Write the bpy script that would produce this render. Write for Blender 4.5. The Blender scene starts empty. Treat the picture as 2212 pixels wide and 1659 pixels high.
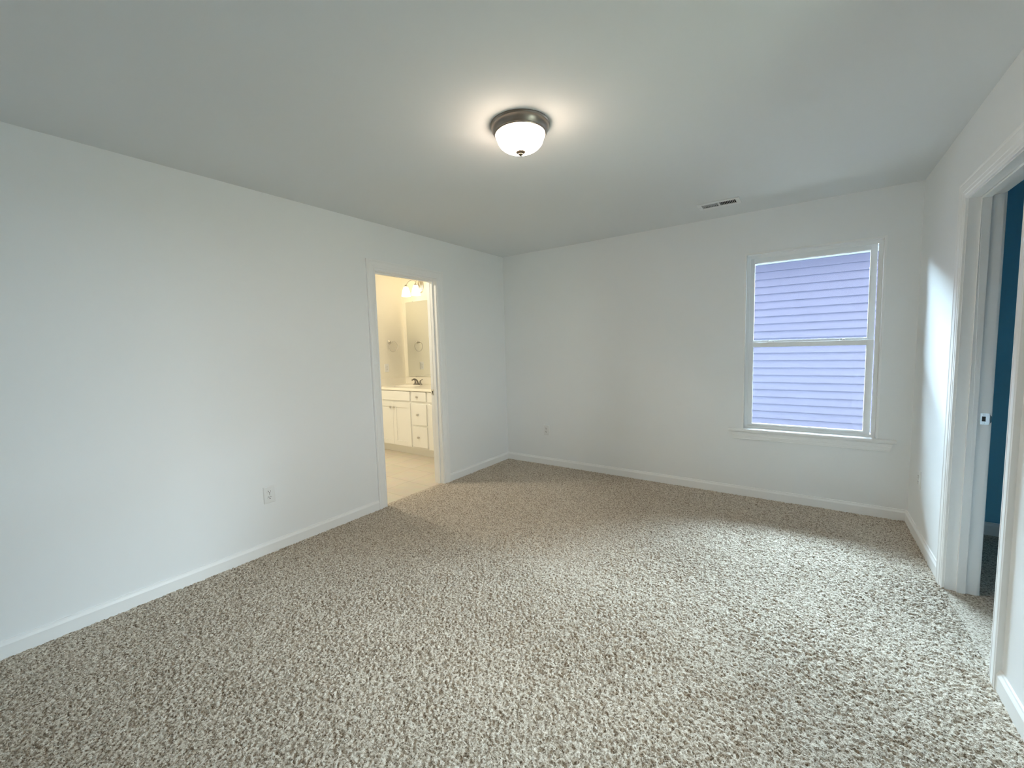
import bpy, bmesh, math
import numpy as np
from mathutils import Vector, Matrix

PI = math.pi
SC = bpy.context.scene
COL = SC.collection

# ------------------------------------------------------------------ dimensions
W = 3.6265          # room width (x), left wall at x = 0
L = 4.66            # room depth, back wall at y = 0, rear wall at y = -L
H = 2.433           # ceiling height
TW = 0.122          # wall thickness
DZ = 2.035          # door opening height
DL = (-1.8315, -1.1285)   # bathroom doorway along the left wall
DR = (-1.7455, -1.0300)   # closet doorway along the right wall
WX = (2.538, 3.444)       # window opening
WZ = (0.600, 2.094)
CW = 0.0855         # casing width
BX = -1.890         # bathroom far wall
BY = 0.062          # bathroom mirror wall

# ------------------------------------------------------------------ camera
cam_d = bpy.data.cameras.new('camera')
cam = bpy.data.objects.new('camera', cam_d)
COL.objects.link(cam)
yaw, pitch, roll = 0.614625278, -0.0855814376, -0.0278905690
fwd = Vector((-math.sin(yaw)*math.cos(pitch), math.cos(yaw)*math.cos(pitch), math.sin(pitch)))
rgt = Vector((math.cos(yaw), math.sin(yaw), 0.0))
upv = rgt.cross(fwd)
r2 = rgt*math.cos(roll) + upv*math.sin(roll)
u2 = upv*math.cos(roll) - rgt*math.sin(roll)
cam.matrix_world = Matrix(((r2.x, u2.x, -fwd.x, 2.98554951),
                           (r2.y, u2.y, -fwd.y, -4.10775223),
                           (r2.z, u2.z, -fwd.z, 1.35627407),
                           (0, 0, 0, 1)))
cam_d.sensor_fit = 'HORIZONTAL'
cam_d.sensor_width = 36.0
cam_d.lens = 902.18267/2212*36.0
cam_d.clip_start = 0.02
cam_d.clip_end = 200
SC.camera = cam

# ------------------------------------------------------------------ world, exposure
SC.view_settings.view_transform = 'Standard'
SC.view_settings.look = 'None'
SC.view_settings.gamma = 1.0
SC.view_settings.use_curve_mapping = False
SC.view_settings.exposure = 0.43
SKY = 12.0
SKY_BRIGHT = 86.0
wd = bpy.data.worlds.new('sky')
SC.world = wd
wd.use_nodes = True
bg = wd.node_tree.nodes['Background']
# thin cloud, much brighter over the neighbouring roof (towards +y) than behind
wn = wd.node_tree
wtc = wn.nodes.new('ShaderNodeTexCoord')
wsp = wn.nodes.new('ShaderNodeSeparateXYZ')
wmr = wn.nodes.new('ShaderNodeMapRange')
wmr.interpolation_type = 'SMOOTHSTEP'
wmr.inputs['From Min'].default_value = -0.1
wmr.inputs['From Max'].default_value = 0.85
wmr.inputs['To Min'].default_value = SKY
wmr.inputs['To Max'].default_value = SKY_BRIGHT
wn.links.new(wtc.outputs['Generated'], wsp.inputs[0])
wn.links.new(wsp.outputs['Y'], wmr.inputs['Value'])
wn.links.new(wmr.outputs[0], bg.inputs['Strength'])
wcr = wn.nodes.new('ShaderNodeValToRGB')
wcr.color_ramp.elements[0].position = 0.0
wcr.color_ramp.elements[0].color = (0.93, 0.97, 0.97, 1)
wcr.color_ramp.elements[1].position = 0.6
wcr.color_ramp.elements[1].color = (0.64, 0.83, 1.0, 1)
wn.links.new(wsp.outputs['Y'], wcr.inputs[0])
wn.links.new(wcr.outputs[0], bg.inputs['Color'])
SC.cycles.max_bounces = 12
SC.cycles.diffuse_bounces = 8
SC.cycles.transparent_max_bounces = 12
SC.cycles.sample_clamp_indirect = 8.0
SC.cycles.use_denoising = True
SC.cycles.use_adaptive_sampling = True
SC.cycles.adaptive_threshold = 0.03
SC.cycles.caustics_reflective = False
SC.cycles.caustics_refractive = False

def light(name, kind, loc, energy, color, size=0.1, rot=None, sy=None):
    d = bpy.data.lights.new(name, kind)
    d.energy = energy
    d.color = color
    if kind == 'AREA':
        d.size = size
        if sy: d.shape = 'RECTANGLE'; d.size_y = sy
    else:
        d.shadow_soft_size = size
    o = bpy.data.objects.new(name, d)
    COL.objects.link(o)
    o.location = loc
    if rot: o.rotation_euler = rot
    return o
po = light('window_portal', 'AREA', ((WX[0]+WX[1])/2, 0.16, (WZ[0]+WZ[1])/2), 1, (1, 1, 1), 0.90, (-PI/2, 0, 0), 1.5)
po.data.cycles.is_portal = True
W2Y = (-2.95, -2.40)      # added window, out of view in the right wall, for fill daylight
W2Z = (0.62, 2.08)
po = light('window_portal', 'AREA', (W+0.16, (W2Y[0]+W2Y[1])/2, (W2Z[0]+W2Z[1])/2), 1, (1, 1, 1), 1.5, (0, PI/2, 0), 0.55)
po.data.cycles.is_portal = True

# ------------------------------------------------------------------ materials
def mat(name, color, rough=0.6, metal=0.0, spec=0.5, bump=None, bscale=200, bstr=0.1, bdist=0.001):
    m = bpy.data.materials.new(name)
    m.use_nodes = True
    nt = m.node_tree
    b = nt.nodes['Principled BSDF']
    b.inputs['Base Color'].default_value = (*color, 1)
    b.inputs['Roughness'].default_value = rough
    b.inputs['Metallic'].default_value = metal
    b.inputs['Specular IOR Level'].default_value = spec
    if bump:
        tc = nt.nodes.new('ShaderNodeTexCoord')
        n = nt.nodes.new('ShaderNodeTexNoise')
        n.inputs['Scale'].default_value = bscale
        n.inputs['Detail'].default_value = 3
        bp = nt.nodes.new('ShaderNodeBump')
        bp.inputs['Strength'].default_value = bstr
        bp.inputs['Distance'].default_value = bdist
        nt.links.new(tc.outputs['Object'], n.inputs['Vector'])
        nt.links.new(n.outputs['Fac'], bp.inputs['Height'])
        nt.links.new(bp.outputs['Normal'], b.inputs['Normal'])
    return m

M_WALL = mat('wall_paint', (0.860, 0.880, 0.890), 0.75, spec=0.25, bump=True, bscale=260, bstr=0.08, bdist=0.0015)
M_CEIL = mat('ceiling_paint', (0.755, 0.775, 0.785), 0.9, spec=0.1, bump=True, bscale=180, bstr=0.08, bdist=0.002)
M_TRIM = mat('trim_paint', (0.89, 0.90, 0.90), 0.35, spec=0.4)
M_VINYL = mat('window_vinyl', (0.92, 0.94, 0.95), 0.35, spec=0.4)
M_PLATE = mat('outlet_plastic', (0.82, 0.83, 0.83), 0.3, spec=0.45)
M_SLOT = mat('slot_dark', (0.01, 0.01, 0.01), 0.6)
M_BATH = mat('bathroom_paint', (0.87, 0.84, 0.74), 0.7, spec=0.25)
M_CAB = mat('cabinet_paint', (0.86, 0.86, 0.83), 0.4, spec=0.4)
M_TOP = mat('cultured_marble', (0.86, 0.83, 0.74), 0.2, spec=0.5)
M_NICKEL = mat('brushed_nickel', (0.62, 0.59, 0.54), 0.28, metal=1.0)
M_FAUCET = mat('dark_chrome', (0.32, 0.30, 0.28), 0.15, metal=1.0)
M_CHROME = mat('chrome', (0.75, 0.76, 0.78), 0.15, metal=1.0)
M_RING = mat('fixture_bronze', (0.30, 0.26, 0.225), 0.32, metal=1.0, bump=True, bscale=400, bstr=0.15)
M_FINIAL = mat('finial_bronze', (0.12, 0.095, 0.07), 0.5, metal=0.3)
M_VENT = mat('vent_enamel', (0.80, 0.82, 0.83), 0.4, spec=0.4)
M_DUCT = mat('duct_dark', (0.05, 0.06, 0.07), 0.7)
M_SIDING = mat('vinyl_siding', (0.046, 0.047, 0.080), 0.55, spec=0.3, bump=True, bscale=60, bstr=0.05)
M_FRIEZE = mat('exterior_trim', (0.10, 0.115, 0.13), 0.5)
M_BLOCKER = mat('sky_blocker_brown', (0.12, 0.08, 0.065), 0.8)
M_CLOSET = mat('closet_teal', (0.20, 0.52, 0.72), 0.8, spec=0.2)  # one even blue-green tone on all closet walls
M_ROOF = mat('roof_shingle', (0.10, 0.10, 0.11), 0.9)
M_SOIL = mat('lawn', (0.19, 0.19, 0.14), 0.95, bump=True, bscale=30, bstr=1, bdist=0.03)
M_WOODTOP = mat('door_paint', (0.82, 0.835, 0.83), 0.4, spec=0.4)

def mirror_mat():
    m = bpy.data.materials.new('mirror_silver')
    m.use_nodes = True
    b = m.node_tree.nodes['Principled BSDF']
    b.inputs['Base Color'].default_value = (0.93, 0.95, 0.93, 1)
    b.inputs['Metallic'].default_value = 1
    b.inputs['Roughness'].default_value = 0.0
    return m
M_MIRROR = mirror_mat()

def glass_mat():
    m = bpy.data.materials.new('window_glass')
    m.use_nodes = True
    nt = m.node_tree
    nt.nodes.clear()
    out = nt.nodes.new('ShaderNodeOutputMaterial')
    mix = nt.nodes.new('ShaderNodeMixShader')
    tr = nt.nodes.new('ShaderNodeBsdfTransparent')
    tr.inputs['Color'].default_value = (0.95, 0.975, 0.97, 1)
    gl = nt.nodes.new('ShaderNodeBsdfGlossy')
    gl.inputs['Roughness'].default_value = 0.01
    fr = nt.nodes.new('ShaderNodeFresnel')
    fr.inputs['IOR'].default_value = 1.35
    nt.links.new(fr.outputs[0], mix.inputs[0])
    nt.links.new(tr.outputs[0], mix.inputs[1])
    nt.links.new(gl.outputs[0], mix.inputs[2])
    nt.links.new(mix.outputs[0], out.inputs['Surface'])
    return m
M_GLASS = glass_mat()

def glow_mat(name, color, strength, tint, amount, scale):
    """frosted lamp glass that glows, slightly uneven like alabaster"""
    m = bpy.data.materials.new(name)
    m.use_nodes = True
    nt = m.node_tree
    b = nt.nodes['Principled BSDF']
    b.inputs['Base Color'].default_value = (0.9, 0.87, 0.8, 1)
    b.inputs['Roughness'].default_value = 0.25
    tc = nt.nodes.new('ShaderNodeTexCoord')
    n = nt.nodes.new('ShaderNodeTexNoise')
    n.inputs['Scale'].default_value = scale
    n.inputs['Detail'].default_value = 2
    n.inputs['Distortion'].default_value = 1.0
    nt.links.new(tc.outputs['Object'], n.inputs['Vector'])
    rp = nt.nodes.new('ShaderNodeValToRGB')
    rp.color_ramp.elements[0].position = 0.35 if scale > 7 else 0.42
    rp.color_ramp.elements[0].color = (*tint, 1)
    rp.color_ramp.elements[1].position = 0.43 + amount
    rp.color_ramp.elements[1].color = (*color, 1)
    nt.links.new(n.outputs['Fac'], rp.inputs['Fac'])
    nt.links.new(rp.outputs['Color'], b.inputs['Emission Color'])
    b.inputs['Emission Strength'].default_value = strength
    return m
M_DOME = glow_mat('alabaster_glass', (1.0, 0.80, 0.62), 22.0, (0.050, 0.040, 0.028), 0.08, 6)
# the bulbs sit low in the bowl, so its belly glows more than its rim
_nt = M_DOME.node_tree
_tc = _nt.nodes.new('ShaderNodeTexCoord'); _sp = _nt.nodes.new('ShaderNodeSeparateXYZ'); _mr = _nt.nodes.new('ShaderNodeMapRange')
_mr.inputs['From Min'].default_value = -0.050; _mr.inputs['From Max'].default_value = -0.120
_mr.inputs['To Min'].default_value = 11.0; _mr.inputs['To Max'].default_value = 72.0
_nt.links.new(_tc.outputs['Object'], _sp.inputs[0]); _nt.links.new(_sp.outputs['Z'], _mr.inputs['Value'])
_nt.links.new(_mr.outputs[0], _nt.nodes['Principled BSDF'].inputs['Emission Strength'])
M_SHADE = glow_mat('frosted_shade_glass', (1.0, 0.90, 0.70), 5.0, (0.9, 0.70, 0.42), 0.3, 8)

M_BOWL = glow_mat('bathroom_bowl_glass', (1.0, 0.93, 0.80), 150.0, (0.9, 0.78, 0.6), 0.3, 8)

def tile_mat():
    m = bpy.data.materials.new('floor_tile')
    m.use_nodes = True
    nt = m.node_tree
    b = nt.nodes['Principled BSDF']
    tc = nt.nodes.new('ShaderNodeTexCoord')
    mp = nt.nodes.new('ShaderNodeMapping')
    mp.inputs['Location'].default_value = (0.390, 1.250, 0)
    br = nt.nodes.new('ShaderNodeTexBrick')
    br.offset = 0.0
    br.inputs['Scale'].default_value = 1.0
    br.inputs['Brick Width'].default_value = 0.335
    br.inputs['Row Height'].default_value = 0.335
    br.inputs['Mortar Size'].default_value = 0.0022
    br.inputs['Mortar Smooth'].default_value = 0.2
    br.inputs['Color1'].default_value = (0.66, 0.60, 0.50, 1)
    br.inputs['Color2'].default_value = (0.69, 0.63, 0.53, 1)
    br.inputs['Mortar'].default_value = (0.44, 0.39, 0.31, 1)
    n = nt.nodes.new('ShaderNodeTexNoise')
    n.inputs['Scale'].default_value = 9
    n.inputs['Detail'].default_value = 6
    mx = nt.nodes.new('ShaderNodeMixRGB')
    mx.blend_type = 'MULTIPLY'
    mx.inputs[0].default_value = 0.18
    nt.links.new(tc.outputs['Object'], mp.inputs['Vector'])
    nt.links.new(mp.outputs[0], br.inputs['Vector'])
    nt.links.new(tc.outputs['Object'], n.inputs['Vector'])
    nt.links.new(br.outputs['Color'], mx.inputs[1])
    nt.links.new(n.outputs['Color'], mx.inputs[2])
    nt.links.new(mx.outputs[0], b.inputs['Base Color'])
    b.inputs['Roughness'].default_value = 0.35
    return m
M_TILE = tile_mat()

def carpet_mat():
    m = bpy.data.materials.new('carpet_pile')
    m.use_nodes = True
    nt = m.node_tree
    N = nt.nodes.new
    lk = nt.links.new
    b = nt.nodes['Principled BSDF']
    b.inputs['Roughness'].default_value = 0.95
    b.inputs['Specular IOR Level'].default_value = 0.05
    b.inputs['Sheen Weight'].default_value = 0.06
    b.inputs['Sheen Roughness'].default_value = 0.6
    tc = N('ShaderNodeTexCoord')
    # yarn flecks: every tuft has its own shade of twisted beige and brown yarn
    vo = N('ShaderNodeTexVoronoi')
    vo.inputs['Scale'].default_value = 190
    vo.inputs['Randomness'].default_value = 1
    nz = N('ShaderNodeTexNoise')
    nz.inputs['Scale'].default_value = 330
    nz.inputs['Detail'].default_value = 2
    lk(tc.outputs['Object'], vo.inputs['Vector'])
    lk(tc.outputs['Object'], nz.inputs['Vector'])
    sp = N('ShaderNodeSeparateColor')
    lk(vo.outputs['Color'], sp.inputs[0])
    mm = N('ShaderNodeMath'); mm.operation = 'MULTIPLY_ADD'
    lk(sp.outputs[0], mm.inputs[0]); mm.inputs[1].default_value = 0.55
    m2 = N('ShaderNodeMath'); m2.operation = 'MULTIPLY'
    lk(nz.outputs['Fac'], m2.inputs[0]); m2.inputs[1].default_value = 0.6
    lk(m2.outputs[0], mm.inputs[2])
    rp = N('ShaderNodeValToRGB')
    e = rp.color_ramp.elements
    e[0].position = 0.26; e[0].color = (0.13, 0.095, 0.062, 1)
    e[1].position = 0.85; e[1].color = (0.80, 0.73, 0.63, 1)
    k = e.new(0.42); k.color = (0.42, 0.345, 0.26, 1)
    k = e.new(0.62); k.color = (0.65, 0.575, 0.475, 1)
    lk(mm.outputs[0], rp.inputs['Fac'])
    lk(rp.outputs['Color'], b.inputs['Base Color'])
    # fibre relief
    n3 = N('ShaderNodeTexNoise')
    n3.inputs['Scale'].default_value = 260
    n3.inputs['Detail'].default_value = 4
    n3.inputs['Distortion'].default_value = 0.8
    lk(tc.outputs['Object'], n3.inputs['Vector'])
    bp = N('ShaderNodeBump')
    bp.inputs['Strength'].default_value = 0.9
    bp.inputs['Distance'].default_value = 0.004
    lk(n3.outputs['Fac'], bp.inputs['Height'])
    lk(bp.outputs['Normal'], b.inputs['Normal'])
    return m
M_CARPET = carpet_mat()

# ------------------------------------------------------------------ mesh helpers
class MB:
    """collects geometry and links it as one mesh object"""
    def __init__(s):
        s.v = []; s.f = []; s.sm = []
    def add(s, verts, faces, smooth=False):
        o = len(s.v)
        s.v += [tuple(p) for p in verts]
        s.f += [[i+o for i in f] for f in faces]
        s.sm += [smooth]*len(faces)
        return s
    def box(s, a, b):
        x0, x1 = sorted((a[0], b[0])); y0, y1 = sorted((a[1], b[1])); z0, z1 = sorted((a[2], b[2]))
        return s.add([(x0,y0,z0),(x1,y0,z0),(x1,y1,z0),(x0,y1,z0),(x0,y0,z1),(x1,y0,z1),(x1,y1,z1),(x0,y1,z1)],
              [(0,3,2,1),(4,5,6,7),(0,1,5,4),(1,2,6,5),(2,3,7,6),(3,0,4,7)])
    def prism(s, prof, f0, f1):
        """profile points (a,b) swept between the frames f0 and f1 (functions to 3-D)"""
        n = len(prof)
        vs = [f0(*p) for p in prof] + [f1(*p) for p in prof]
        fs = [(i, (i+1) % n, n+(i+1) % n, n+i) for i in range(n)]
        fs += [tuple(range(n-1, -1, -1)), tuple(range(n, 2*n))]
        return s.add(vs, fs)
    def sweep(s, prof, stations, smooth=False, closed=True, caps=True):
        n = len(prof); k = len(stations)
        vs = [st(*p) for st in stations for p in prof]
        fs = []
        for j in range(k-1):
            for i in range(n if closed else n-1):
                i2 = (i+1) % n
                fs.append((j*n+i, j*n+i2, (j+1)*n+i2, (j+1)*n+i))
        if caps and closed:
            fs += [tuple(range(n-1, -1, -1)), tuple((k-1)*n+i for i in range(n))]
        return s.add(vs, fs, smooth)
    def lathe(s, prof, axis=Vector((0,0,1)), origin=Vector((0,0,0)), n=48, smooth=True):
        """profile (radius, height) turned about an axis"""
        axis = Vector(axis).normalized(); origin = Vector(origin)
        t = Vector((1,0,0)) if abs(axis.x) < 0.9 else Vector((0,1,0))
        e1 = axis.cross(t).normalized(); e2 = axis.cross(e1)
        vs = []; k = len(prof)
        for j in range(n):
            c, d = math.cos(2*PI*j/n), math.sin(2*PI*j/n)
            for r, h in prof:
                vs.append(origin + axis*h + (e1*c+e2*d)*max(r, 1e-5))
        fs = [(j*k+i, j*k+i+1, ((j+1) % n)*k+i+1, ((j+1) % n)*k+i) for j in range(n) for i in range(k-1)]
        return s.add(vs, fs, smooth)
    def tube(s, pts, r, n=12, closed=False, radii=None):
        pts = [Vector(p) for p in pts]; k = len(pts)
        vs = []; prev = None
        for i, p in enumerate(pts):
            if closed: t = (pts[(i+1) % k]-pts[i-1]).normalized()
            else: t = (pts[min(i+1, k-1)]-pts[max(i-1, 0)]).normalized()
            if prev is None:
                a = Vector((0,0,1)) if abs(t.z) < 0.9 else Vector((1,0,0))
                e1 = t.cross(a).normalized()
            else:
                e1 = (prev - t*prev.dot(t)).normalized()
            prev = e1; e2 = t.cross(e1)
            rr = radii[i] if radii else r
            for j in range(n):
                an = 2*PI*j/n
                vs.append(p + (e1*math.cos(an)+e2*math.sin(an))*rr)
        fs = []
        for i in range(k if closed else k-1):
            i2 = (i+1) % k
            for j in range(n):
                fs.append((i*n+j, i*n+(j+1) % n, i2*n+(j+1) % n, i2*n+j))
        if not closed:
            fs += [tuple(range(n-1, -1, -1)), tuple((k-1)*n+j for j in range(n))]
        return s.add(vs, fs, True)
    def build(s, name, m, parent=None, bevel=0, label=None, origin=None, segs=2):
        me = bpy.data.meshes.new(name)
        og = Vector(origin) if origin is not None else Vector((0,0,0))
        me.from_pydata([tuple(Vector(p)-og) for p in s.v], [], s.f)
        me.update()
        bm = bmesh.new(); bm.from_mesh(me)
        bmesh.ops.remove_doubles(bm, verts=bm.verts, dist=1e-6)
        bmesh.ops.recalc_face_normals(bm, faces=bm.faces)
        bm.to_mesh(me); bm.free()
        if any(s.sm):
            me.polygons.foreach_set('use_smooth', [True]*len(me.polygons))
            me.set_sharp_from_angle(angle=math.radians(40))
        me.materials.append(m)
        o = bpy.data.objects.new(name, me)
        COL.objects.link(o)
        if parent is not None:
            o.parent = parent
            o.location = og - parent_loc(parent)
        else:
            o.location = og
        if bevel:
            b = o.modifiers.new('bevel', 'BEVEL')
            b.width = bevel; b.segments = segs; b.limit_method = 'ANGLE'; b.angle_limit = math.radians(35)
        if label: o['label'] = label
        return o

def parent_loc(o):
    v = Vector((0,0,0))
    while o is not None:
        v += o.location; o = o.parent
    return v
def thing(name, label, cat, loc, group=None):
    o = bpy.data.objects.new(name, None)
    o.empty_display_size = 0.05
    COL.objects.link(o)
    o.location = loc
    o['label'] = label; o['category'] = cat
    if group: o['group'] = group
    return o
def tag(o, label, cat, group=None):
    o['label'] = label; o['category'] = cat
    if group: o['group'] = group
    return o
def struct(o, label=None):
    o['kind'] = 'structure'
    if label: o['label'] = label
    return o
def dup(root, loc, label=None):
    r = root.copy(); COL.objects.link(r); r.location = loc
    if label: r['label'] = label
    for ch in list(root.children):
        c = ch.copy(); COL.objects.link(c); c.parent = r
        for g in list(ch.children):
            d = g.copy(); COL.objects.link(d); d.parent = c
    return r

# ------------------------------------------------------------------ floor (carpet)
def height_noise(nx, ny, cell, seed):
    """smooth value noise sampled on an nx x ny grid, `cell` samples per feature"""
    rs = np.random.RandomState(seed)
    gx = int(nx/cell)+4; gy = int(ny/cell)+4
    g = rs.rand(gy, gx)
    xs = np.arange(nx)/cell; ys = np.arange(ny)/cell
    xi = xs.astype(int); yi = ys.astype(int)
    fx = xs-xi; fy = ys-yi
    fx = fx*fx*(3-2*fx); fy = fy*fy*(3-2*fy)
    a = g[yi][:, xi]; b_ = g[yi][:, xi+1]; c = g[yi+1][:, xi]; d = g[yi+1][:, xi+1]
    return (a*(1-fx)+b_*fx)*(1-fy)[:, None] + (c*(1-fx)+d*fx)*fy[:, None]

def carpet():
    st = 0.0040
    x0, x1, y0, y1 = 0.0, W, -L, 0.0
    nx = int((x1-x0)/st)+1; ny = int((y1-y0)/st)+1
    xs = np.linspace(x0, x1, nx); ys = np.linspace(y0, y1, ny)
    rs = np.random.RandomState(7)
    h = 0.45*height_noise(nx, ny, 2.0, 1) + 0.50*height_noise(nx, ny, 1.2, 2) + 0.15*height_noise(nx, ny, 4.0, 3)
    h = (h-h.min())/(h.max()-h.min())
    h = np.clip((h-0.20)/0.36, 0, 1)
    patch = 0.6*height_noise(nx, ny, 110, 4)+0.4*height_noise(nx, ny, 45, 5)     # trodden and brushed areas
    patch = np.clip((patch-0.3)/0.45, 0, 1)
    amp = 0.0100 + 0.0050*patch
    z = h*amp - amp + 0.004 - 0.0022*(1-patch)
    X, Y = np.meshgrid(xs, ys)
    jx = (rs.rand(ny, nx)-0.5)*st*0.8; jy = (rs.rand(ny, nx)-0.5)*st*0.8
    jx[:, 0] = jx[:, -1] = 0; jy[0] = jy[-1] = 0
    # the tips of the pile lean a little
    X = X+jx; Y = Y+jy
    co = np.stack([X, Y, z], -1).reshape(-1, 3).astype(np.float32)
    nf = (nx-1)*(ny-1)
    i = np.arange(nf); q = (i // (nx-1))*nx + i % (nx-1)
    f = np.stack([q, q+1, q+nx+1, q+nx], -1).astype(np.int32).reshape(-1)
    nv = nx*ny
    me = bpy.data.meshes.new('floor')
    me.vertices.add(nv)
    me.vertices.foreach_set('co', co.reshape(-1))
    me.loops.add(nf*4)
    me.loops.foreach_set('vertex_index', f)
    me.polygons.add(nf)
    me.polygons.foreach_set('loop_start', (np.arange(nf)*4).astype(np.int32))
    me.update(calc_edges=True)
    me.polygons.foreach_set('use_smooth', np.ones(nf, dtype=bool))
    me.materials.append(M_CARPET)
    o = bpy.data.objects.new('floor', me)
    COL.objects.link(o)
    return o
struct(carpet(), 'beige brown speckled pile carpet')
struct(MB().box((-0.040, -L, -0.16), (W, 0.0, -0.018)).build('floor_subfloor', M_CARPET))
struct(MB().box((-0.042, DL[0], -0.010), (0.0, DL[1], 0.0)).build('floor_doorway_carpet', M_CARPET))
struct(MB().box((W, -2.0, -0.16), (5.2, 0.0, -0.001)).build('floor_closet', M_CARPET), 'carpet of the dark closet')
struct(MB().box((BX-0.12, -3.0, -0.16), (-TW, BY, -0.006)).box((-TW, DL[0], -0.16), (-0.040, DL[1], -0.006)).build('floor_bathroom', M_TILE), 'cream square tile floor of the bathroom')

# ------------------------------------------------------------------ ceilings and walls
vx0, vx1, vy0, vy1 = 2.272, 2.525, -0.466, -0.364     # duct opening of the ceiling vent
c = MB()
c.box((-TW, -L-0.12, H), (vx0, 0.15, H+0.15)).box((vx1, -L-0.12, H), (W+TW, 0.15, H+0.15))
c.box((vx0, -L-0.12, H), (vx1, vy0, H+0.15)).box((vx0, vy1, H), (vx1, 0.15, H+0.15))
struct(c.build('ceiling', M_CEIL), 'flat matt white ceiling')
struct(MB().box((BX-0.12, -3.02, H), (-TW, 0.15, H+0.15)).build('ceiling_bathroom', M_BATH))
struct(MB().box((W+TW, -2.12, H), (5.32, 0.15, H+0.15)).build('ceiling_closet', M_CEIL))

JT = 0.018   # jamb board thickness
def wall_with_door(x0, x1, d, y0, y1):
    m = MB()
    m.box((x0, y0, -0.12), (x1, d[0]-JT, H)).box((x0, d[1]+JT, -0.12), (x1, y1, H)).box((x0, d[0]-JT, DZ+JT), (x1, d[1]+JT, H))
    return m
wl = wall_with_door(-TW, 0, DL, -L, 0.0)
struct(wl.build('wall_left', M_WALL), 'long pale wall with the bathroom doorway')
wr_ = MB()
wr_.box((W, W2Y[1], -0.12), (W+TW, DR[0]-JT, H)).box((W, DR[1]+JT, -0.12), (W+TW, 0.0, H)).box((W, DR[0]-JT, DZ+JT), (W+TW, DR[1]+JT, H))
wr_.box((W, -L, -0.12), (W+TW, W2Y[0], H)).box((W, W2Y[0], -0.12), (W+TW, W2Y[1], W2Z[0])).box((W, W2Y[0], W2Z[1]), (W+TW, W2Y[1], H))
struct(wr_.build('wall_right', M_WALL), 'pale wall with the closet doorway')
struct(MB().box((-TW, -L-0.12, -0.12), (W+TW, -L, H)).build('wall_rear', M_WALL))
wb = MB()
wb.box((-TW, 0, -0.3), (WX[0], 0.15, H)).box((WX[1], 0, -0.3), (5.32, 0.15, H))
wb.box((WX[0], 0, -0.3), (WX[1], 0.15, WZ[0]-0.02)).box((WX[0], 0, WZ[1]), (WX[1], 0.15, H))
struct(wb.build('wall_back', M_WALL), 'pale wall with the window')
# bathroom shell
struct(MB().box((BX-0.12, -2.9, -0.12), (BX, BY, H)).build('wall_bathroom_side', M_BATH), 'cream bathroom wall with the towel ring')
struct(MB().box((BX-0.12, BY, -0.3), (-TW, 0.15, H)).build('wall_bathroom_back', M_BATH), 'cream bathroom wall with the mirror')
struct(MB().box((BX-0.12, -3.02, -0.12), (-TW, -2.9, H)).build('wall_bathroom_front', M_BATH))
struct(MB().box((-TW, 0.0, -0.3), (-TW+0.001, BY, H)).build('wall_bathroom_corner', M_BATH))
# closet shell
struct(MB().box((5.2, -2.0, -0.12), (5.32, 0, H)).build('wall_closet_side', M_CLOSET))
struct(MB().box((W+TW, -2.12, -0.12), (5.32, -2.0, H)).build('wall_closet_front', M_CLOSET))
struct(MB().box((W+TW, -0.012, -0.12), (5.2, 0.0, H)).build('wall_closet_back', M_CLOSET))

# ------------------------------------------------------------------ baseboards
BB = [(0, 0), (0.0135, 0), (0.0135, 0.066), (0.0115, 0.071), (0.0075, 0.079), (0.0060, 0.0865), (0, 0.0875)]
def baseboard(name, P0, P1, nrm, m=M_TRIM):
    n = Vector(nrm)
    f = lambda P: (lambda a, b: Vector(P) + n*a + Vector((0, 0, b-0.0)))
    o = MB().prism(BB, f(P0), f(P1)).build(name, m)
    return struct(o)
z0 = -0.004
baseboard('baseboard_left', (0, -L, z0), (0, DL[0]-0.005-CW, z0), (1, 0, 0))['label'] = 'baseboard on the left wall, nearer the camera than the bathroom door'
baseboard('baseboard_left_corner', (0, DL[1]+0.005+CW, z0), (0, 0, z0), (1, 0, 0))['label'] = 'short baseboard on the left wall beyond the bathroom door'
baseboard('baseboard_back', (0, 0, z0), (W, 0, z0), (0, -1, 0))['label'] = 'baseboard on the window wall'
baseboard('baseboard_right_corner', (W, DR[1]+0.005+CW, z0), (W, 0, z0), (-1, 0, 0))['label'] = 'baseboard on the right wall between corner and closet door'
baseboard('baseboard_right', (W, -L, z0), (W, DR[0]-0.005-CW, z0), (-1, 0, 0))['label'] = 'baseboard on the right wall at the lower right of the photo'
baseboard('baseboard_rear', (0, -L, z0), (W, -L, z0), (0, 1, 0))
baseboard('baseboard_closet', (W+TW, -0.012, 0), (5.2, -0.012, 0), (0, -1, 0))
baseboard('baseboard_closet_side', (5.2, -2.0, 0), (5.2, 0, 0), (-1, 0, 0))

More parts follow.
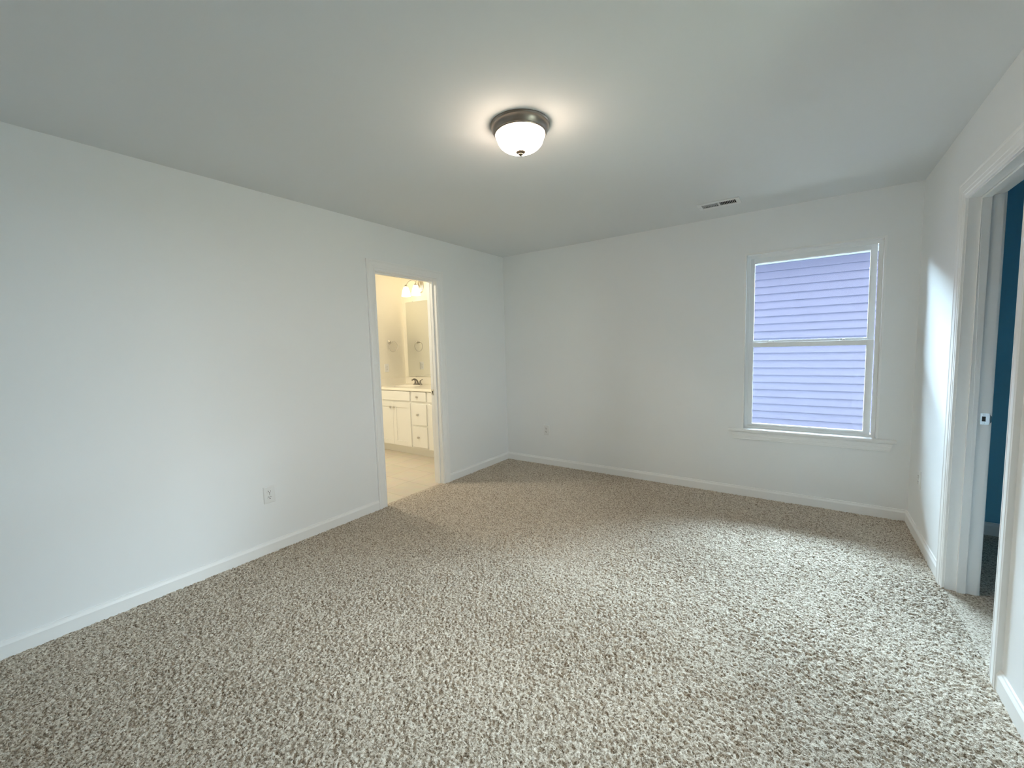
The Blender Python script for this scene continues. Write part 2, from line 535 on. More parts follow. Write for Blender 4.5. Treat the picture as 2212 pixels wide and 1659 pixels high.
# ------------------------------------------------------------------ door frames
#  casing profile: (distance from inner edge, thickness off the wall)
CP = [(0, 0), (0, 0.008), (0.003, 0.0105), (0.010, 0.0110), (0.013, 0.0085), (0.0165, 0.0085), (0.021, 0.0115),
      (0.034, 0.0130), (0.0375, 0.0150), (0.056, 0.0165), (0.0655, 0.0172), (0.071, 0.0150), (0.0755, 0.0172), (0.0820, 0.0180), (CW, 0.0170), (CW, 0)]
def casing(P, d, r=0.005):
    """P(along, height, off) -> 3-D; mitred frame of three legs round the opening"""
    y0, y1, zt = d[0]-r, d[1]+r, DZ+r
    m = MB()
    m.sweep(CP, [lambda u, v: P(y0-u, -0.006, v), lambda u, v: P(y0-u, zt+u, v),
                 lambda u, v: P(y1+u, zt+u, v), lambda u, v: P(y1+u, -0.006, v)])
    return m
def strike(x_in, x_out, y, z, ny):
    """strike plate on a jamb face at y (facing ny) with a lip bent round the far edge"""
    t = 0.0016*ny; s = 1 if x_out > x_in else -1
    pl = MB(); hh = 0.0285
    a, b = x_in, x_out
    ha, hb = a+s*0.006, a+s*0.019
    for (p, q, r_, w) in ((a, ha, -hh, hh), (hb, b, -hh, hh), (ha, hb, -hh, -0.013), (ha, hb, 0.013, hh)):
        pl.box((p, y, z+r_), (q, y+t, z+w))
    # curved lip
    prof = []
    for k in range(7):
        an = k/6*PI/2
        prof.append((b+s*0.010*math.sin(an), y+t-ny*0.010*(1-math.cos(an))))
    for k in range(6):
        (xa, ya), (xb, yb) = prof[k], prof[k+1]
        h0 = hh*(1-0.10*k)*0.78; h1 = hh*(1-0.10*(k+1))*0.78
        pl.add([(xa, ya, z-h0), (xb, yb, z-h1), (xb, yb, z+h1), (xa, ya, z+h0),
                (xa, ya-t, z-h0), (xb, yb-t, z-h1), (xb, yb-t, z+h1), (xa, ya-t, z+h0)],
               [(0,1,2,3), (7,6,5,4), (0,4,5,1), (2,6,7,3), (1,5,6,2), (3,7,4,0)])
    hole = MB().box((ha, y-ny*0.0004, z-0.013), (hb, y+ny*0.0002, z+0.013))
    sc = MB()
    for zz in (-0.0205, 0.0205):
        sc.lathe([(0, 0.0), (0.0042, 0.0), (0.0034, 0.0007), (0, 0.0007)], (0, ny, 0), (ha+s*0.0065, y+t, z+zz), 16)
    return pl, hole, sc
def door_frame(name, d, xf, xb, stop, strike_y, strike_ny, label, strk_z=0.933):
    """xf: room face of the wall, xb: far face; stop: x-range of the stop strip"""
    j = MB()
    e = -0.006
    j.box((xf, d[0]-JT, e), (xb, d[0], DZ+JT)).box((xf, d[1], e), (xb, d[1]+JT, DZ+JT)).box((xf, d[0], DZ), (xb, d[1], DZ+JT))
    root = j.build(name, M_TRIM)
    struct(root, label)
    st = MB(); t = 0.011
    st.box((stop[0], d[0], e), (stop[1], d[0]+t, DZ)).box((stop[0], d[1]-t, e), (stop[1], d[1], DZ)).box((stop[0], d[0]+t, DZ-t), (stop[1], d[1]-t, DZ))
    st.build('door_stop', M_TRIM, root, bevel=0.0015)
    s = 1 if xf > xb else -1
    casing(lambda a, z, v: (xf + s*v, a, z), d).build('casing', M_TRIM, root)
    casing(lambda a, z, v: (xb - s*v, a, z), d).build('casing', M_TRIM, root)
    a = xb + s*0.032; b = xb
    pl, hole, sc = strike(a, b, strike_y, strk_z, strike_ny)
    p = pl.build('strike_plate', M_CHROME, root, label='small metal strike plate')
    hole.build('latch_hole', M_SLOT, p)
    sc.build('screw', M_CHROME, p)
    return root
door_frame('door_1', DL, 0.0, -TW, (-0.040, -0.074), DL[1], -1, 'white cased doorway into the lit bathroom')
door_frame('door_2', DR, W, W+TW, (W+0.044, W+0.078), DR[1], -1, 'white cased doorway into the dark closet')

def door_leaf(name, hinge, ang, w, parts_label):
    """two-panel door leaf, hinged at (x, y), closed along +y, opened by ang about z"""
    t = 0.035; h0, h1 = 0.012, DZ-0.004
    c_, s_ = math.cos(ang), math.sin(ang)
    def T(u, v, z): return (hinge[0] + u*c_ - v*s_, hinge[1] + u*s_ + v*c_, z)
    m = MB()
    def bx(u0, u1, v0, v1, za, zb):
        p = [T(u, v, z) for z in (za, zb) for (u, v) in ((u0, v0), (u1, v0), (u1, v1), (u0, v1))]
        m.add(p, [(0,3,2,1),(4,5,6,7),(0,1,5,4),(1,2,6,5),(2,3,7,6),(3,0,4,7)])
    rail = 0.11
    bx(0, rail, 0, t, h0, h1); bx(w-rail, w, 0, t, h0, h1)
    for za, zb in ((h0, h0+0.2), (0.95, 1.09), (h1-rail, h1)): bx(rail, w-rail, 0, t, za, zb)
    bx(rail, w-rail, 0.009, t-0.009, h0+0.2, h1-rail)
    r = m.build(name, M_WOODTOP)
    struct(r, parts_label)
    k = MB()
    for v, sg in ((0, -1), (t, 1)):
        o = Vector(T(w-0.06, v, 0.93)); ax = (Vector(T(w-0.06, v+sg, 0.93))-o)
        k.lathe([(0.0, 0.0), (0.032, 0.0), (0.032, 0.006), (0.012, 0.009), (0.011, 0.03), (0.026, 0.042), (0.028, 0.054), (0.020, 0.064), (0.0, 0.067)], ax, o, 24)
    k.build('door_knob', M_NICKEL, r)
    hg = MB()
    for z in (0.22, 1.02, 1.82):
        hg.tube([T(-0.006, t+0.004, z-0.045), T(-0.006, t+0.004, z+0.045)], 0.006, 10)
    hg.build('hinge', M_NICKEL, r)
    return r
door_leaf('door_3', (-TW-0.024, DL[0]+0.004), PI, 0.695, 'open bathroom door leaf')
door_leaf('door_4', (W+TW+0.024, DR[0]-0.034), 0.0, 0.705, 'open closet door leaf')

# ------------------------------------------------------------------ window
def ring_box(m, x0, x1, z0, z1, wl_, wr, wb_, wt, y0, y1):
    m.box((x0, y0, z0), (x0+wl_, y1, z1)).box((x1-wr, y0, z0), (x1, y1, z1))
    m.box((x0+wl_, y0, z0), (x1-wr, y1, z0+wb_)).box((x0+wl_, y0, z1-wt), (x1-wr, y1, z1))
    return m
win = MB()
x0, x1 = WX; zb, zt = WZ
win.box((x0, -0.002, zb), (x0+0.014, 0.150, zt)).box((x1-0.014, -0.002, zb), (x1, 0.150, zt)).box((x0+0.014, -0.002, zt-0.014), (x1-0.014, 0.150, zt))
window = win.build('window_1', M_TRIM, bevel=0.0015)
struct(window, 'white double hung window looking onto the neighbouring siding')
fx0, fx1, fz0, fz1 = x0+0.014, x1-0.014, zb, zt-0.014
fr = MB()
ring_box(fr, fx0, fx1, fz0, fz1, 0.024, 0.024, 0.020, 0.026, 0.052, 0.062)
ring_box(fr, fx0, fx1, fz0, fz1, 0.013, 0.013, 0.014, 0.015, 0.062, 0.150)
# channels beside the raised sash
fr.box((fx0+0.013, 0.062, 1.345), (fx0+0.021, 0.0665, fz1-0.015)).box((fx1-0.021, 0.062, 1.345), (fx1-0.013, 0.0665, fz1-0.015))
fr.box((fx0+0.013, 0.094, fz0+0.014), (fx0+0.019, 0.098, fz1-0.015)).box((fx1-0.019, 0.094, fz0+0.014), (fx1-0.013, 0.098, fz1-0.015))
fr.build('window_frame', M_VINYL, window, bevel=0.001)
lo = MB()
ring_box(lo, 2.570, 3.402, 0.616, 1.346, 0.034, 0.038, 0.021, 0.036, 0.066, 0.094)
lo.box((2.63, 0.060, 1.338), (3.34, 0.066, 1.344))
ring_box(lo, 2.602, 3.366, 0.635, 1.312, 0.006, 0.006, 0.006, 0.006, 0.074, 0.090)
losash = lo.build('lower_sash', M_VINYL, window, bevel=0.0012)
up = MB()
ring_box(up, 2.568, 3.404, 1.320, 2.064, 0.033, 0.036, 0.040, 0.040, 0.100, 0.128)
ring_box(up, 2.599, 3.370, 1.358, 2.026, 0.006, 0.006, 0.006, 0.006, 0.106, 0.124)
upsash = up.build('upper_sash', M_VINYL, window, bevel=0.0012)
MB().box((2.602, 0.081, 0.634), (3.367, 0.083, 1.314)).build('glass_pane', M_GLASS, losash)
MB().box((2.599, 0.114, 1.356), (3.371, 0.116, 2.028)).build('glass_pane', M_GLASS, upsash)
for lx in (2.734, 3.227):
    k = MB()
    k.box((lx-0.030, 0.069, 1.346), (lx+0.030, 0.091, 1.351))
    k.lathe([(0, 0), (0.011, 0), (0.010, 0.007), (0, 0.008)], (0, 0, 1), (lx-0.004, 0.082, 1.351), 20)
    k.sweep([(-0.0035, 0), (0.0035, 0), (0.0035, 0.0035), (-0.0035, 0.0035)],
            [lambda a, b: (lx-0.004, 0.078+a, 1.355+b), lambda a, b: (lx+0.018, 0.070+a, 1.356+b), lambda a, b: (lx+0.034, 0.066+a, 1.353+b)])
    k.box((lx-0.027, 0.100, 1.346), (lx+0.020, 0.112, 1.358))
    k.build('sash_lock', M_VINYL, losash, bevel=0.001)
so = MB()
nose = [(-0.030, 0.578), (-0.0335, 0.582), (-0.0345, 0.589), (-0.0335, 0.596), (-0.030, 0.600), (0.0, 0.600), (0.0, 0.578)]
so.prism(nose, lambda a, b: (2.438, a, b), lambda a, b: (3.544, a, b))
so.box((WX[0], -0.001, 0.578), (WX[1], 0.060, 0.600))
so.build('window_stool', M_TRIM, window)
AP = [(0, 0.578), (0, 0.508), (-0.012, 0.508), (-0.0135, 0.512), (-0.0115, 0.5165), (-0.0135, 0.521), (-0.0155, 0.540), (-0.0120, 0.5440), (-0.0105, 0.5640), (-0.0085, 0.5670), (-0.0105, 0.5720), (-0.0105, 0.578)]
so2 = MB()
mit = lambda b: (0.578-b)*0.36
so2.prism(AP, lambda a, b: (2.455+mit(b), a, b), lambda a, b: (3.533-mit(b), a, b))
so2.build('window_apron', M_TRIM, window)

w2 = MB()
def ring_box_x(m, y0, y1, z0, z1, t, xa, xb):
    m.box((xa, y0, z0), (xb, y0+t, z1)).box((xa, y1-t, z0), (xb, y1, z1))
    m.box((xa, y0+t, z0), (xb, y1-t, z0+t)).box((xa, y0+t, z1-t), (xb, y1-t, z1))
ring_box_x(w2, W2Y[0], W2Y[1], W2Z[0], W2Z[1], 0.014, W-0.002, W+0.15)
win2 = struct(w2.build('window_fill', M_TRIM, bevel=0.0015), 'added window out of view in the right wall for fill daylight')
f2 = MB()
ring_box_x(f2, W2Y[0]+0.014, W2Y[1]-0.014, W2Z[0]+0.014, W2Z[1]-0.014, 0.03, W+0.055, W+0.13)
f2.box((W+0.07, W2Y[0]+0.04, 1.33), (W+0.11, W2Y[1]-0.04, 1.37))
f2.build('window_frame', M_VINYL, win2)
MB().box((W+0.088, W2Y[0]+0.04, W2Z[0]+0.04), (W+0.090, W2Y[1]-0.04, W2Z[1]-0.04)).build('glass_pane', M_GLASS, win2)
MB().box((W-0.03, W2Y[0]-0.09, W2Z[0]-0.022), (W+0.055, W2Y[1]+0.09, W2Z[0])).build('window_stool', M_TRIM, win2, bevel=0.002)

# ------------------------------------------------------------------ outside
ND = 3.60
hs = thing('neighbouring_house', 'pale blue horizontal vinyl siding of the house seen through the window', 'house', (2.9, ND, -0.6))
sd = MB()
ex = 0.1143; zt_s = 2.54
nb = 28
for k in range(nb):
    za = zt_s - (k+1)*ex; zb_ = zt_s - k*ex
    # each course leans out towards its butt edge and laps over the one below
    sd.add([(-6, ND-0.026, za), (12, ND-0.026, za), (12, ND-0.0015, zb_), (-6, ND-0.0015, zb_),
            (-6, ND, za), (12, ND, za)], [(0, 1, 2, 3), (0, 4, 5, 1)])
sd.box((-6, ND, -0.66), (12, ND+0.1, zt_s+0.35))
sdo = sd.build('siding', M_SIDING, hs)
M_SEAM = mat('seam_line', (0.034, 0.036, 0.060), 0.7)
for k, xx in ((12, 2.93), (13, 2.93), (15, 2.42), (4, 3.02), (6, 2.98), (19, 2.40), (8, 2.66)):
    za = zt_s-(k+1)*ex
    MB().add([(xx, ND-0.0272, za+0.002), (xx+0.002, ND-0.0272, za+0.002), (xx+0.002, ND-0.0032, za+ex-0.004), (xx, ND-0.0032, za+ex-0.004)], [(0, 1, 2, 3)]).build('panel_seam', M_SEAM, hs)
MB().box((-6, ND-0.024, zt_s), (12, ND, zt_s+0.20)).build('frieze_board', M_FRIEZE, hs)
MB().box((-6, ND-0.32, zt_s+0.20), (12, ND, zt_s+0.215)).box((-6, ND-0.345, zt_s+0.19), (12, ND-0.32, zt_s+0.34)).build('soffit', M_FRIEZE, hs)
MB().prism([(ND-0.36, zt_s+0.34), (ND+4, zt_s+2.2), (ND+4, zt_s+2.1), (ND-0.3, zt_s+0.30)], lambda a, b: (-6.2, a, b), lambda a, b: (12.2, a, b)).build('roof', M_ROOF, hs)
struct(MB().box((-8, -9.0, H+0.15), (W+TW+0.03, 0.15, 5.4)).box((W+TW+0.03, -2.12, H+0.15), (5.32, 0.15, 5.4)).build('wall_sky_blocker', M_BLOCKER))  # unseen storey, added to hold sky light off the neighbouring siding
struct(MB().box((-60, -60, -0.75), (60, 60, -0.65)).build('ground', M_SOIL), 'grass strip between the two houses')

M_BOUNCE = mat('pale_bounce', (0.50, 0.51, 0.50), 0.9, bump=True, bscale=60, bstr=1, bdist=0.01)  # unseen pale reflector strip, added to bounce daylight up to the ceiling
struct(MB().box((-8, 0.16, -0.66), (14, ND-0.01, -0.64)).build('ground_bounce', M_BOUNCE), 'added pale strip between the two houses bouncing daylight upwards')

# ------------------------------------------------------------------ ceiling lamp
lc = Vector((1.818, -2.325, H))
lamp = thing('ceiling_light', 'round flush ceiling light with dark bronze ring and glowing frosted glass bowl', 'ceiling light', lc)
rg = MB().lathe([(0.0, 0.0), (0.144, 0.0), (0.1445, -0.004), (0.140, -0.008), (0.1405, -0.013), (0.137, -0.024), (0.130, -0.036), (0.1265, -0.040),
                 (0.127, -0.043), (0.1245, -0.047), (0.1225, -0.0475), (0.121, -0.044), (0.118, -0.040), (0.0, -0.036)], (0, 0, 1), lc, 96)
rg.build('base_ring', M_RING, lamp, origin=lc)
dm = [(0.1205, -0.042), (0.1205, -0.050), (0.1165, -0.053), (0.1150, -0.058)]
for k in range(13):
    a = k/12*PI/2
    dm.append((0.1130*math.cos(a)**0.9 if k < 12 else 0.0, -0.060-0.064*math.sin(a)))
MB().lathe(dm, (0, 0, 1), lc, 96).build('glass_bowl', M_DOME, lamp, origin=lc)
MB().lathe([(0.0, -0.1200), (0.0225, -0.1210), (0.0235, -0.1250), (0.0190, -0.1290), (0.0120, -0.1320), (0.0120, -0.1355), (0.0080, -0.1395), (0, -0.1405)], (0, 0, 1), lc, 32).build('finial', M_FINIAL, lamp, origin=lc)

# the bathroom's own ceiling light, out of sight beyond the door head
bc = Vector((-0.95, -1.75, H))
bl = thing('ceiling_light', 'small round glowing ceiling light of the bathroom beyond the doorway', 'ceiling light', bc)
MB().lathe([(0.0, 0.0), (0.125, 0.0), (0.122, -0.018), (0.108, -0.030), (0.0, -0.030)], (0, 0, 1), bc, 48).build('base_ring', M_NICKEL, bl, origin=bc)
MB().lathe([(0.105, -0.030)]+[(0.105*math.cos(k/8*PI/2) if k < 8 else 0, -0.034-0.060*math.sin(k/8*PI/2)) for k in range(9)], (0, 0, 1), bc, 48).build('glass_bowl', M_BOWL, bl, origin=bc)

# ------------------------------------------------------------------ ceiling vent
vc = Vector(((2.249+2.5455)/2, (-0.494-0.336)/2, H))
vent = thing('air_vent', 'white rectangular ceiling air vent with slotted louvers above the window wall', 'vent', vc)
vf = MB()
ox0, ox1, oy0, oy1 = 2.249, 2.5455, -0.494, -0.336
ix0, ix1, iy0, iy1 = 2.279, 2.5185, -0.460, -0.370
zf = H-0.007
for (a0, a1, b0, b1) in ((ox0, ix0, oy0, oy1), (ix1, ox1, oy0, oy1), (ix0, ix1, oy0, iy0), (ix0, ix1, iy1, oy1)):
    vf.box((a0, b0, zf), (a1, b1, H-0.0002))
vf.box(((ix0+ix1)/2-0.006, iy0, zf), ((ix0+ix1)/2+0.006, iy1, H+0.002))
vf.build('face_frame', M_VENT, vent, bevel=0.0015)
for side in (0, 1):
    lv = MB()
    a0 = ix0 if side == 0 else (ix0+ix1)/2+0.006
    a1 = (ix0+ix1)/2-0.006 if side == 0 else ix1
    n = 10
    for k in range(n):
        xx = a0 + (k+0.5)*(a1-a0)/n
        t = 0.0009
        lean = -0.0042 if side == 1 else 0.0006
        lv.add([(xx-lean-t, iy0, H-0.005), (xx-lean+t, iy0, H-0.005), (xx+lean+t, iy0, H+0.009), (xx+lean-t, iy0, H+0.009),
                (xx-lean-t, iy1, H-0.005), (xx-lean+t, iy1, H-0.005), (xx+lean+t, iy1, H+0.009), (xx+lean-t, iy1, H+0.009)],
               [(0,1,2,3), (7,6,5,4), (0,4,5,1), (1,5,6,2), (2,6,7,3), (3,7,4,0)])
    lv.build('louver_bank', M_VENT, vent)
dk = MB()
dk.add([(vx0+.001, vy0+.001, H+0.149), (vx1-.001, vy0+.001, H+0.149), (vx1-.001, vy1-.001, H+0.149), (vx0+.001, vy1-.001, H+0.149),
        (vx0+.001, vy0+.001, H), (vx1-.001, vy0+.001, H), (vx1-.001, vy1-.001, H), (vx0+.001, vy1-.001, H)],
       [(0,1,2,3), (0,4,5,1), (1,5,6,2), (2,6,7,3), (3,7,4,0)])
dk.build('duct_boot', M_DUCT, vent)
MB().box((2.262, -0.4185, H-0.012), (2.266, -0.4135, H-0.006)).box((2.258, -0.4185, H-0.014), (2.270, -0.4135, H-0.011)).build('damper_lever', M_VENT, vent)
for sx_, sy_ in ((2.264, -0.472), (2.531, -0.415)):
    MB().lathe([(0, 0), (0.0035, 0), (0.0028, -0.0012), (0, -0.0014)], (0, 0, 1), (sx_, sy_, zf), 14).build('screw', M_VENT, vent)

# ------------------------------------------------------------------ outlets
def outlet(P, loc, label, group='white duplex wall outlets'):
    """P(u, v, w): u across, v up, w off the wall, relative to the plate centre"""
    t = thing('power_outlet', label, 'outlet', loc, group)
    w, h, d = 0.0375, 0.0585, 0.0062
    pl = MB()
    sec = [(-w, -h, 0), (w, -h, 0), (w, h, 0), (-w, h, 0)]
    ins = 0.004
    top = [(-w+ins, -h+ins, d), (w-ins, -h+ins, d), (w-ins, h-ins, d), (-w+ins, h-ins, d)]
    mid = [(-w, -h, d*0.45), (w, -h, d*0.45), (w, h, d*0.45), (-w, h, d*0.45)]
    vs = [P(*p) for p in sec+mid+top]
    fs = [(0,3,2,1), (8,9,10,11)]
    for o in (0, 4):
        fs += [(o+i, o+(i+1) % 4, o+4+(i+1) % 4, o+4+i) for i in range(4)]
    pl.add(vs, fs)
    pl.build('cover_plate', M_PLATE, t, origin=loc)
    for s in (-1, 1):
        rc = MB(); n = 28
        pts = []
        for k in range(n):
            a = 2*PI*k/n
            pts.append((0.0172*math.cos(a), max(-0.0135, min(0.0135, 0.0172*math.sin(a))) + s*0.0195))
        vs = [P(u, v, d-0.0004) for u, v in pts]+[P(u*0.97, v, d+0.0022) for u, v in pts]
        rc.add(vs, [(k, (k+1) % n, n+(k+1) % n, n+k) for k in range(n)] + [tuple(range(n, 2*n))])
        r = rc.build('receptacle', M_PLATE, t, origin=loc)
        sl = MB()
        def flat(u0, u1, v0, v1):
            sl.add([P(u, v, q) for q in (d+0.0018, d+0.0026) for (u, v) in ((u0, v0), (u1, v0), (u1, v1), (u0, v1))],
                   [(0,3,2,1),(4,5,6,7),(0,1,5,4),(1,2,6,5),(2,3,7,6),(3,0,4,7)])
        c0 = s*0.0195
        flat(-0.0080, -0.0050, c0-0.0002, c0+0.0085)
        flat(0.0050, 0.0076, c0+0.0008, c0+0.0078)
        gp = [(0.0033*math.cos(2*PI*k/12), c0-0.0072+0.0033*math.sin(2*PI*k/12)) for k in range(12)]
        vs = [P(u, v, d+0.0018) for u, v in gp]+[P(u, v, d+0.0026) for u, v in gp]
        sl.add(vs, [(k, (k+1) % 12, 12+(k+1) % 12, 12+k) for k in range(12)] + [tuple(range(12, 24))])
        sl.build('slots', M_SLOT, r, origin=loc, label='dark plug slots')
    sc = MB()
    o_ = Vector(P(0, 0, d)); ax = Vector(P(0, 0, d+1))-o_
    sc.lathe([(0, 0), (0.0032, 0), (0.0026, 0.0010), (0, 0.0012)], ax, o_, 16)
    sc.build('screw', M_CHROME, t, origin=loc)
    return t
def onX(x, y, z, s): return lambda u, v, w: (x+s*w, y+(-u if s > 0 else u)*-1, z+v)
outlet(onX(0, -2.799, 0.404, 1), (0, -2.799, 0.404), 'white wall outlet low on the left wall, nearer than the bathroom door')
outlet(lambda u, v, w: (0.556+u, -w, 0.405+v), (0.556, 0, 0.405), 'white wall outlet low on the window wall near the left corner')
outlet(onX(W, -0.335, 0.410, -1), (W, -0.335, 0.410), 'white wall outlet low on the right wall beside the closet door')
outlet(onX(BX, -0.277, 1.125, 1), (BX, -0.277, 1.125), 'white outlet in the bathroom above the vanity backsplash')

# ------------------------------------------------------------------ bathroom vanity
VX0, VX1 = BX, -TW          # wall to wall
CF = -0.482                 # cabinet face frame plane
vroot = thing('vanity_cabinet', 'white shaker vanity cabinet with doors and drawers in the bathroom', 'cabinet', ((VX0+VX1)/2, -0.2, 0))
cb = MB()
ring_box(cb, VX0+0.002, VX1-0.002, 0.094, 0.8455, 0.019, 0.019, 0.019, 0.0, CF, BY-0.002)
cb.box((VX0+0.021, CF, 0.113), (VX1-0.021, CF+0.019, 0.8455)).box((VX0+0.021, BY-0.010, 0.113), (VX1-0.021, BY-0.002, 0.8455))
cb.build('carcass', M_CAB, vroot, bevel=0.001)
MB().box((VX0+0.004, CF+0.055, -0.006), (VX1-0.004, BY-0.01, 0.094)).build('toe_kick', M_CAB, vroot)
DP = 0.019
yf = CF-DP
def knob(x, z, par):
    MB().lathe([(0, 0), (0.0075, 0), (0.0065, 0.002), (0.0048, 0.006), (0.0055, 0.012), (0.0125, 0.017), (0.0140, 0.022), (0.0115, 0.027), (0.0, 0.0285)],
               (0, -1, 0), (x, yf, z), 24).build('knob', M_NICKEL, par, label='round brushed nickel knob')
def slab(name, xa, xb, za, zb):
    return MB().box((xa, yf, za), (xb, CF-0.0005, zb)).build(name, M_CAB, vroot, bevel=0.0025)
def shaker(name, xa, xb, za, zb, rail=0.062):
    m = MB()
    ring_box(m, xa, xb, za, zb, rail, rail, rail, rail, yf, CF-0.0005)
    m.box((xa+rail-0.002, yf+0.009, za+rail-0.002), (xb-rail+0.002, CF-0.001, zb-rail+0.002))
    return m.build(name, M_CAB, vroot, bevel=0.0012)
def sink_base(xa, xb):
    slab('false_front', xa, xb, 0.712, 0.834)
    xm = (xa+xb)/2
    d1 = shaker('door', xa, xm-0.0015, 0.110, 0.684); knob(xm-0.034, 0.618, d1)
    d2 = shaker('door', xm+0.0015, xb, 0.110, 0.684); knob(xm+0.034, 0.618, d2)
sink_base(-1.864, -1.183)
for za, zb, zk in ((0.715, 0.836, 0.773), (0.412, 0.680, 0.545), (0.120, 0.388, 0.252)):
    d_ = slab('drawer', -1.146, -0.886, za, zb); knob(-1.036, zk, d_)
sink_base(-0.845, -0.175)

# countertop with two moulded bowls
ct = thing('vanity_countertop', 'cream cultured marble countertop with moulded sinks on the vanity', 'countertop', ((VX0+VX1)/2, -0.2, 0.846))
SX = (-1.53, -0.50); SY = -0.235; RX, RY = 0.215, 0.150
cm = MB()
# top surface as a grid with holes for the bowls
zt_c, zb_c, yfr = 0.877, 0.846, -0.506
def top_with_bowls():
    bm = bmesh.new()
    segs = 48
    xs = [VX0+0.001, -1.015, VX1-0.001]
    vs = []; fs = []
    for i, sx in enumerate(SX):
        xa, xb = xs[i], xs[i+1]
        ya, yb = yfr, BY-0.001
        ring = []; outer = []
        for k in range(segs):
            a = 2*PI*k/segs
            dx, dy = math.cos(a), math.sin(a)
            ring.append((sx+RX*dx, SY+RY*dy, zt_c))
            t = min(((xb-sx)/dx if dx > 1e-9 else (xa-sx)/dx if dx < -1e-9 else 1e9),
                    ((yb-SY)/dy if dy > 1e-9 else (ya-SY)/dy if dy < -1e-9 else 1e9))
            outer.append((sx+dx*t, SY+dy*t, zt_c))
        o = len(vs)
        vs += ring+outer
        fs += [(o+k, o+(k+1) % segs, o+segs+(k+1) % segs, o+segs+k) for k in range(segs)]
        # corners
        for cx_, cy_ in ((xa, ya), (xb, ya), (xb, yb), (xa, yb)):
            ang = math.atan2(cy_-SY, cx_-sx) % (2*PI)
            k = int(ang/(2*PI)*segs) % segs
            vs.append((cx_, cy_, zt_c))
            fs.append((o+segs+k, o+segs+(k+1) % segs, len(vs)-1))
        # bowl
        prev = [o+k for k in range(segs)]
        for (f_, dz) in ((0.985, -0.006), (0.95, -0.030), (0.86, -0.075), (0.68, -0.110), (0.40, -0.125), (0.10, -0.130)):
            cur = []
            for k in range(segs):
                a = 2*PI*k/segs
                vs.append((sx+RX*f_*math.cos(a), SY+RY*f_*math.sin(a), zt_c+dz)); cur.append(len(vs)-1)
            fs += [(prev[k], prev[(k+1) % segs], cur[(k+1) % segs], cur[k]) for k in range(segs)]
            prev = cur
        fs.append(tuple(prev))
    return vs, fs
vs, fs = top_with_bowls()
me = bpy.data.meshes.new('countertop_slab')
cm.add(vs, fs, True)
xa, xb = VX0+0.001, VX1-0.001
cm.add([(xa, yfr, zt_c), (xb, yfr, zt_c), (xb, yfr-0.003, zt_c-0.004), (xa, yfr-0.003, zt_c-0.004), (xb, yfr-0.003, zb_c), (xa, yfr-0.003, zb_c),
        (xb, CF-0.004, zb_c), (xa, CF-0.004, zb_c)], [(0,1,2,3), (3,2,4,5), (5,4,6,7)])
cm.build('countertop_slab', M_TOP, ct)
MB().box((xa, BY-0.020, zt_c), (xb, BY-0.001, 0.977)).build('backsplash', M_TOP, ct, bevel=0.002)
MB().box((xa, yfr+0.004, zt_c), (xa+0.019, BY-0.020, 0.977)).build('side_splash', M_TOP, ct, bevel=0.002)
MB().box((xb-0.019, yfr+0.004, zt_c), (xb, BY-0.020, 0.977)).build('side_splash', M_TOP, ct, bevel=0.002)
for sx in SX:
    MB().lathe([(0, 0.0), (0.020, 0.0), (0.021, 0.002), (0.014, 0.003), (0, 0.0015)], (0, 0, 1), (sx, SY, zt_c-0.1305), 24).build('drain', M_CHROME, ct)

def faucet(sx, label):
    fy = -0.035
    b = Vector((sx, fy, zt_c))
    t = thing('faucet', label, 'faucet', b, 'bathroom faucets')
    # base plate, stadium shaped
    bp_ = MB(); n = 32
    for z_, sc_ in ((0, 1.0), (0.010, 0.97), (0.014, 0.86)):
        pass
    lv = []
    for z_, g in ((0.0, 0.0), (0.009, 0.0), (0.014, -0.005)):
        ring = []
        for k in range(n):
            a = 2*PI*k/n
            cx_ = 0.055 if math.cos(a) > 0 else -0.055
            ring.append(b+Vector((cx_+(0.025+g)*math.cos(a), (0.025+g)*math.sin(a), z_)))
        lv.append(ring)
    vs = [p for r_ in lv for p in r_]
    fs = [(j*n+k, j*n+(k+1) % n, (j+1)*n+(k+1) % n, (j+1)*n+k) for j in range(2) for k in range(n)] + [tuple(range(2*n, 3*n))]
    bp_.add(vs, fs, True)
    bp_.build('base_plate', M_FAUCET, t, origin=b)
    sp = []
    rad = []
    for k in range(15):
        u = k/14
        a = u*PI*0.80
        sp.append(b+Vector((0, -0.060*(1-math.cos(a))*0.98, 0.014+0.034*u*0.5+0.058*math.sin(a))))
        rad.append(0.0135-0.0045*u)
    MB().tube(sp, 0.012, 16, radii=rad).build('spout', M_FAUCET, t, origin=b)
    for s in (-1, 1):
        h = MB()
        o_ = b+Vector((s*0.051, 0, 0.012))
        h.lathe([(0.0, 0), (0.016, 0), (0.0145, 0.012), (0.010, 0.028), (0.0115, 0.036), (0.008, 0.044), (0, 0.046)], (0, 0, 1), o_, 24)
        h.tube([o_+Vector((0, 0, 0.040)), o_+Vector((s*0.018, -0.004, 0.050)), o_+Vector((s*0.040, -0.008, 0.058)), o_+Vector((s*0.060, -0.010, 0.060))], 0.005, 10,
               radii=[0.007, 0.0055, 0.005, 0.0062])
        h.build('handle', M_FAUCET, t, origin=b)
    return t
faucet(SX[0], 'dark metal two handle faucet on the vanity countertop seen through the bathroom doorway')
faucet(SX[1], 'dark metal two handle faucet at the sink hidden beside the doorway wall')

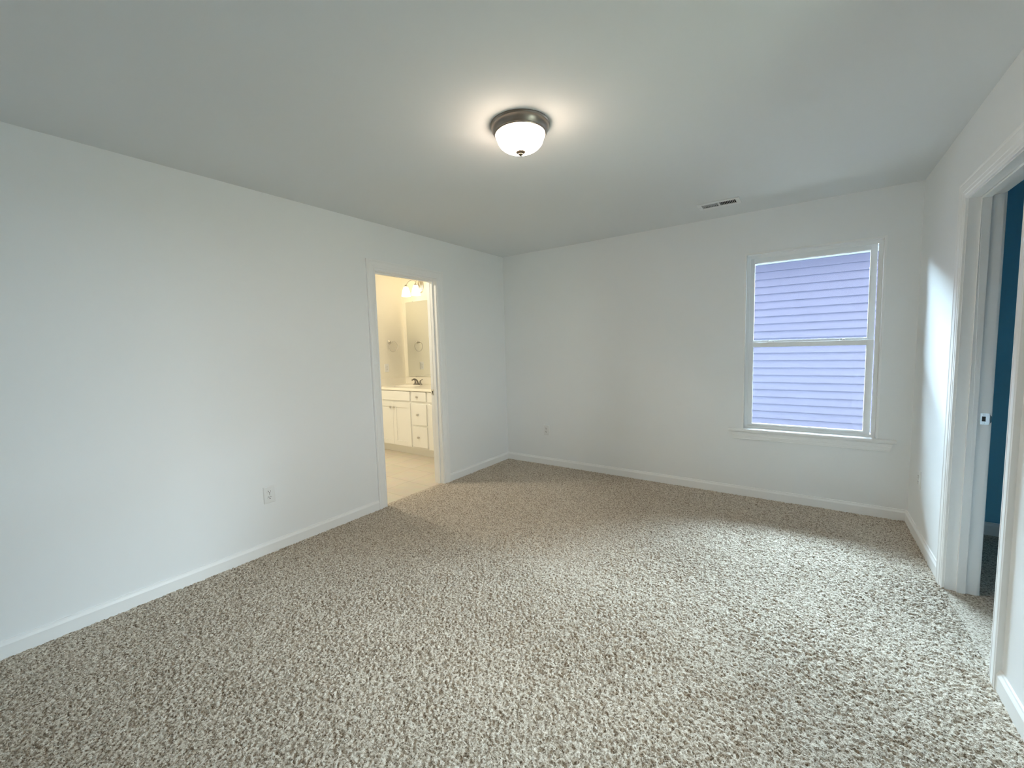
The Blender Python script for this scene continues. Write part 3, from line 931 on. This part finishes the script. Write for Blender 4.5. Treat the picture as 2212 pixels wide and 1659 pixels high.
# mirror
mr = thing('bathroom_mirror', 'large frameless wall mirror above the bathroom vanity', 'mirror', (-0.99, BY, 1.52))
MB().box((-1.815, BY-0.006, 0.983), (-0.18, BY-0.0005, 2.060)).build('mirror_glass', M_MIRROR, mr)
for xx in (-1.66, -0.60):
    for zz in (0.983, 2.060):
        MB().box((xx-0.010, BY-0.009, zz-0.006), (xx+0.010, BY-0.0005, zz+0.006)).build('mirror_clip', M_CHROME, mr)

# towel ring
trc = Vector((BX, -0.212, 1.490))
tr = thing('towel_ring', 'round metal towel ring on the bathroom side wall', 'towel ring', trc)
mt = MB()
mt.lathe([(0, 0), (0.024, 0), (0.024, 0.004), (0.018, 0.009), (0.010, 0.014), (0.009, 0.040), (0.013, 0.046), (0.013, 0.058), (0.008, 0.063), (0, 0.064)], (1, 0, 0), trc, 28)
mt.build('wall_mount', M_NICKEL, tr, origin=trc)
ring = []
cr = Vector((BX+0.052, -0.184, 1.424)); R_ = 0.076
for k in range(64):
    a = 2*PI*k/64
    ring.append(cr+Vector((0, R_*math.cos(a), R_*math.sin(a))))
MB().tube(ring, 0.0042, 10, closed=True).build('ring', M_NICKEL, tr, origin=trc)

# vanity light
def vanity_light(xc, label):
    c0 = Vector((xc, BY, 2.262))
    t = thing('vanity_light', label, 'wall light', c0, 'vanity lights')
    bpm = MB()
    n = 40
    for k in range(1):
        rings = []
        for (q, dz) in ((1.0, 0.0), (1.0, 0.010), (0.90, 0.016), (0.60, 0.022), (0.2, 0.026)):
            rings.append([c0+Vector((0.055*q*math.cos(2*PI*j/n), -dz, 0.095*q*math.sin(2*PI*j/n))) for j in range(n)])
        vs = [p for r_ in rings for p in r_]
        fs = [(i*n+j, i*n+(j+1) % n, (i+1)*n+(j+1) % n, (i+1)*n+j) for i in range(4) for j in range(n)] + [tuple(range(4*n, 5*n))]
        bpm.add(vs, fs, True)
    bpm.build('backplate', M_NICKEL, t, origin=c0)
    for s in (-1, 1):
        e = Vector((xc+s*0.098, BY-0.185, 2.262))
        st = c0+Vector((s*0.015, -0.020, -0.015))
        pts = []
        for k in range(17):
            u = k/16
            p = st.lerp(e, u)
            p.z += 0.085*math.sin(PI*min(1, u*1.02))**0.75
            pts.append(p)
        am = MB().tube(pts, 0.0045, 10)
        am.lathe([(0.0, 0.012), (0.010, 0.010), (0.012, 0.0), (0.024, -0.012), (0.027, -0.020), (0, -0.020)], (0, 0, 1), e, 24)
        a_ = am.build('arm', M_NICKEL, t, origin=c0)
        MB().lathe([(0.024, -0.014), (0.030, -0.025), (0.043, -0.060), (0.054, -0.100), (0.060, -0.135), (0.062, -0.150), (0.059, -0.1505), (0.056, -0.135), (0.050, -0.100), (0.039, -0.060), (0.0, -0.022)],
                   (0, 0, 1), e, 40).build('glass_shade', M_SHADE, t, origin=c0, label='glowing frosted bell shade')
        MB().lathe([(0.0, -0.022), (0.012, -0.024), (0.012, -0.050), (0.024, -0.078), (0.026, -0.095), (0.018, -0.112), (0, -0.117)], (0, 0, 1), e, 24).build('bulb', M_SHADE, t, origin=c0)
    return t
vanity_light(-1.485, 'two shade nickel wall light glowing above the bathroom mirror')
